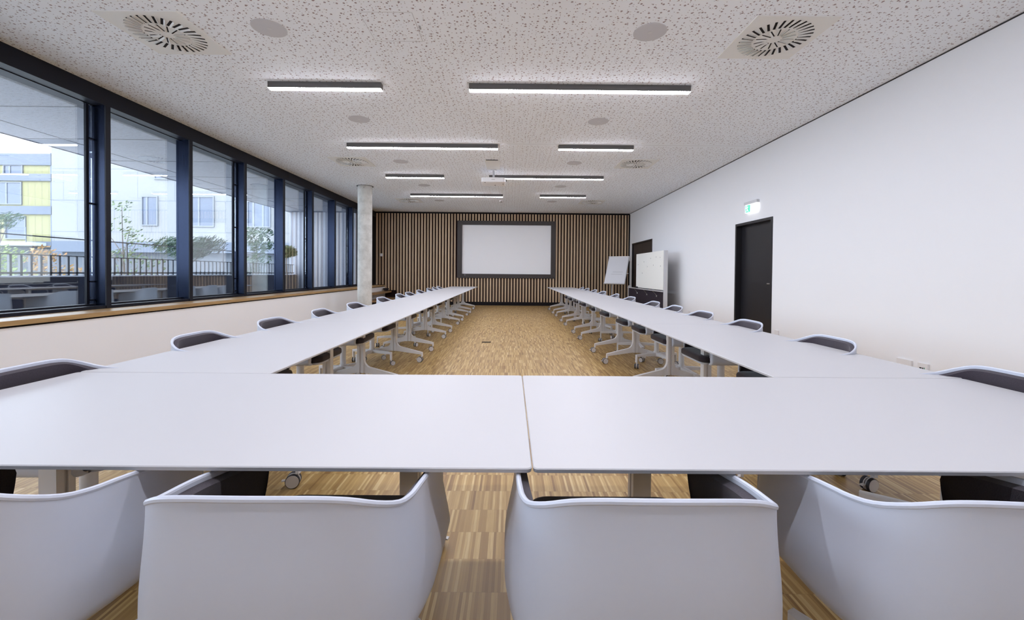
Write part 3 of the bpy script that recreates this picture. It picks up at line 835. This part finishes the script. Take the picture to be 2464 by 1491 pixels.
tree('young_maple', 'slim young maple with sparse green leaves behind the terrace railing', -9.9, 10.9, -.6, 3.2,
     [(-.05, 0, 3.42, .26), (-.05, 0, 3.05, .2), (-.55, 0, 2.85, .25), (.15, 0, 2.75, .25), (-.68, 0, 2.55, .22), (.35, 0, 2.5, .3), (.1, 0, 2.2, .3), (-.35, 0, 2.2, .22), (.45, 0, 2.0, .35), (.9, 0, 1.95, .3), (0, 0, 1.6, .5), (.6, 0, 1.5, .35), (-.5, 0, 1.7, .35)], M['leaf_green'], .05, 60)
tree('pine_tree', 'flat topped dark pine branch outside the second pair of windows', -9.3, 12.0, -.6, 2.8,
     [(.35, 0, 2.42, .5), (-.3, 0, 2.45, .42), (.8, 0, 2.5, .42), (.2, 0, 2.3, .45)], M['leaf_pine'], .10, 240, asp=.12)
tree('orange_shrub', 'shrub with orange autumn leaves seen behind the railing bars', -13.2, 12.1, -.6, 2.3,
     [(-.1, 0, 2.3, .25), (-.25, 0, 2.05, .3), (.25, 0, 2.15, .25), (.1, 0, 1.8, .4), (-.2, 0, 1.5, .4), (.75, 0, 1.7, .3), (.5, 0, 1.4, .4)], M['leaf_orange'], .06, 75)
tree('green_shrub', 'pale green shrub at the far left edge behind the railing', -12.4, 10.35, -.6, 2.0,
     [(0, 0, 2.1, .45), (-.3, 0, 1.8, .5), (.25, 0, 1.6, .45), (0, 0, 1.4, .5)], M['leaf_pale'], .06, 90)
tree('leaning_pine', 'dark pine crown with bent branches at the left edge of the photo', -15.3, 12.6, -.6, 3.4,
     [(.25, 0, 3.15, .35), (-.35, 0, 3.25, .45), (.55, 0, 3.3, .25)], M['leaf_pine'], .09, 170, asp=.14)
tree('grey_green_tree', 'small grey green tree outside the fourth window beside the far wall', -9.2, 15.4, -.6, 3.4,
     [(.0, 0, 3.1, .38), (-.15, 0, 2.75, .48), (.3, 0, 3.15, .3), (.25, 0, 2.7, .4), (-.3, 0, 3.2, .22), (.1, 0, 2.2, .4), (-.1, 0, 1.8, .35)], M['leaf_pine'], .07, 90)
tree('round_topped_tree', 'little tree with a round pale green crown on a thin stem', -7.55, 14.3, .42, 1.5,
     [(.0, 0, 1.42, .33), (.05, 0, 1.38, .3)], M['leaf_pale'], .05, 500)

# ================================================================ LIGHT, WORLD, CAMERA
w = bpy.data.worlds.new('sky'); sc.world = w; w.use_nodes = True; nt = w.node_tree
bg = nt.nodes['Background']; bg.inputs[0].default_value = (.79, .87, 1., 1); bg.inputs[1].default_value = 5.0
sun = bpy.data.lights.new('sun', 'SUN'); sun.energy = 1.5; sun.angle = math.radians(3); sun.color = (1, .97, .92)
so = bpy.data.objects.new('sun', sun); col.objects.link(so); so.location = (0, -10, 20)
so.rotation_euler = Vector((-.15, 1., -.75)).to_track_quat('-Z', 'Y').to_euler()

F, PY, YAW, PITCH_, ROLL, CH = 1020.885, 670.288, .00334, .01382, .00834, 1.17439
def cam_dir(a, b, d):
    x, z, y = a, b, d
    c, s = math.cos(PITCH_), math.sin(PITCH_); y, z = c * y + s * z, -s * y + c * z
    c, s = math.cos(YAW), math.sin(YAW); return Vector((c * x + s * y, -s * x + c * y, z))
c, s = math.cos(ROLL), math.sin(ROLL)
right = cam_dir(c, s, 0); up = cam_dir(-s, c, 0); fwd = cam_dir(0, 0, 1)
cam = bpy.data.cameras.new('camera'); co = bpy.data.objects.new('camera', cam); col.objects.link(co)
cam.sensor_fit = 'HORIZONTAL'; cam.sensor_width = 36; cam.lens = 36 * F / 2464
cam.shift_y = -(745.5 - PY) / 2464; cam.clip_start = .05; cam.clip_end = 300
mw = Matrix((right, up, -fwd)).transposed().to_4x4(); mw.translation = (0, 0, CH); co.matrix_world = mw
sc.camera = co
sc.view_settings.view_transform = 'Standard'; sc.view_settings.look = 'None'; sc.view_settings.gamma = 1
sc.view_settings.use_curve_mapping = False; sc.view_settings.exposure = 1.04
sc.cycles.max_bounces = 9; sc.cycles.diffuse_bounces = 6; sc.cycles.glossy_bounces = 4; sc.cycles.transparent_max_bounces = 10
sc.cycles.sample_clamp_indirect = 10; sc.cycles.caustics_reflective = False
sc.cycles.use_adaptive_sampling = True; sc.cycles.adaptive_threshold = .03
sc.cycles.use_light_tree = False
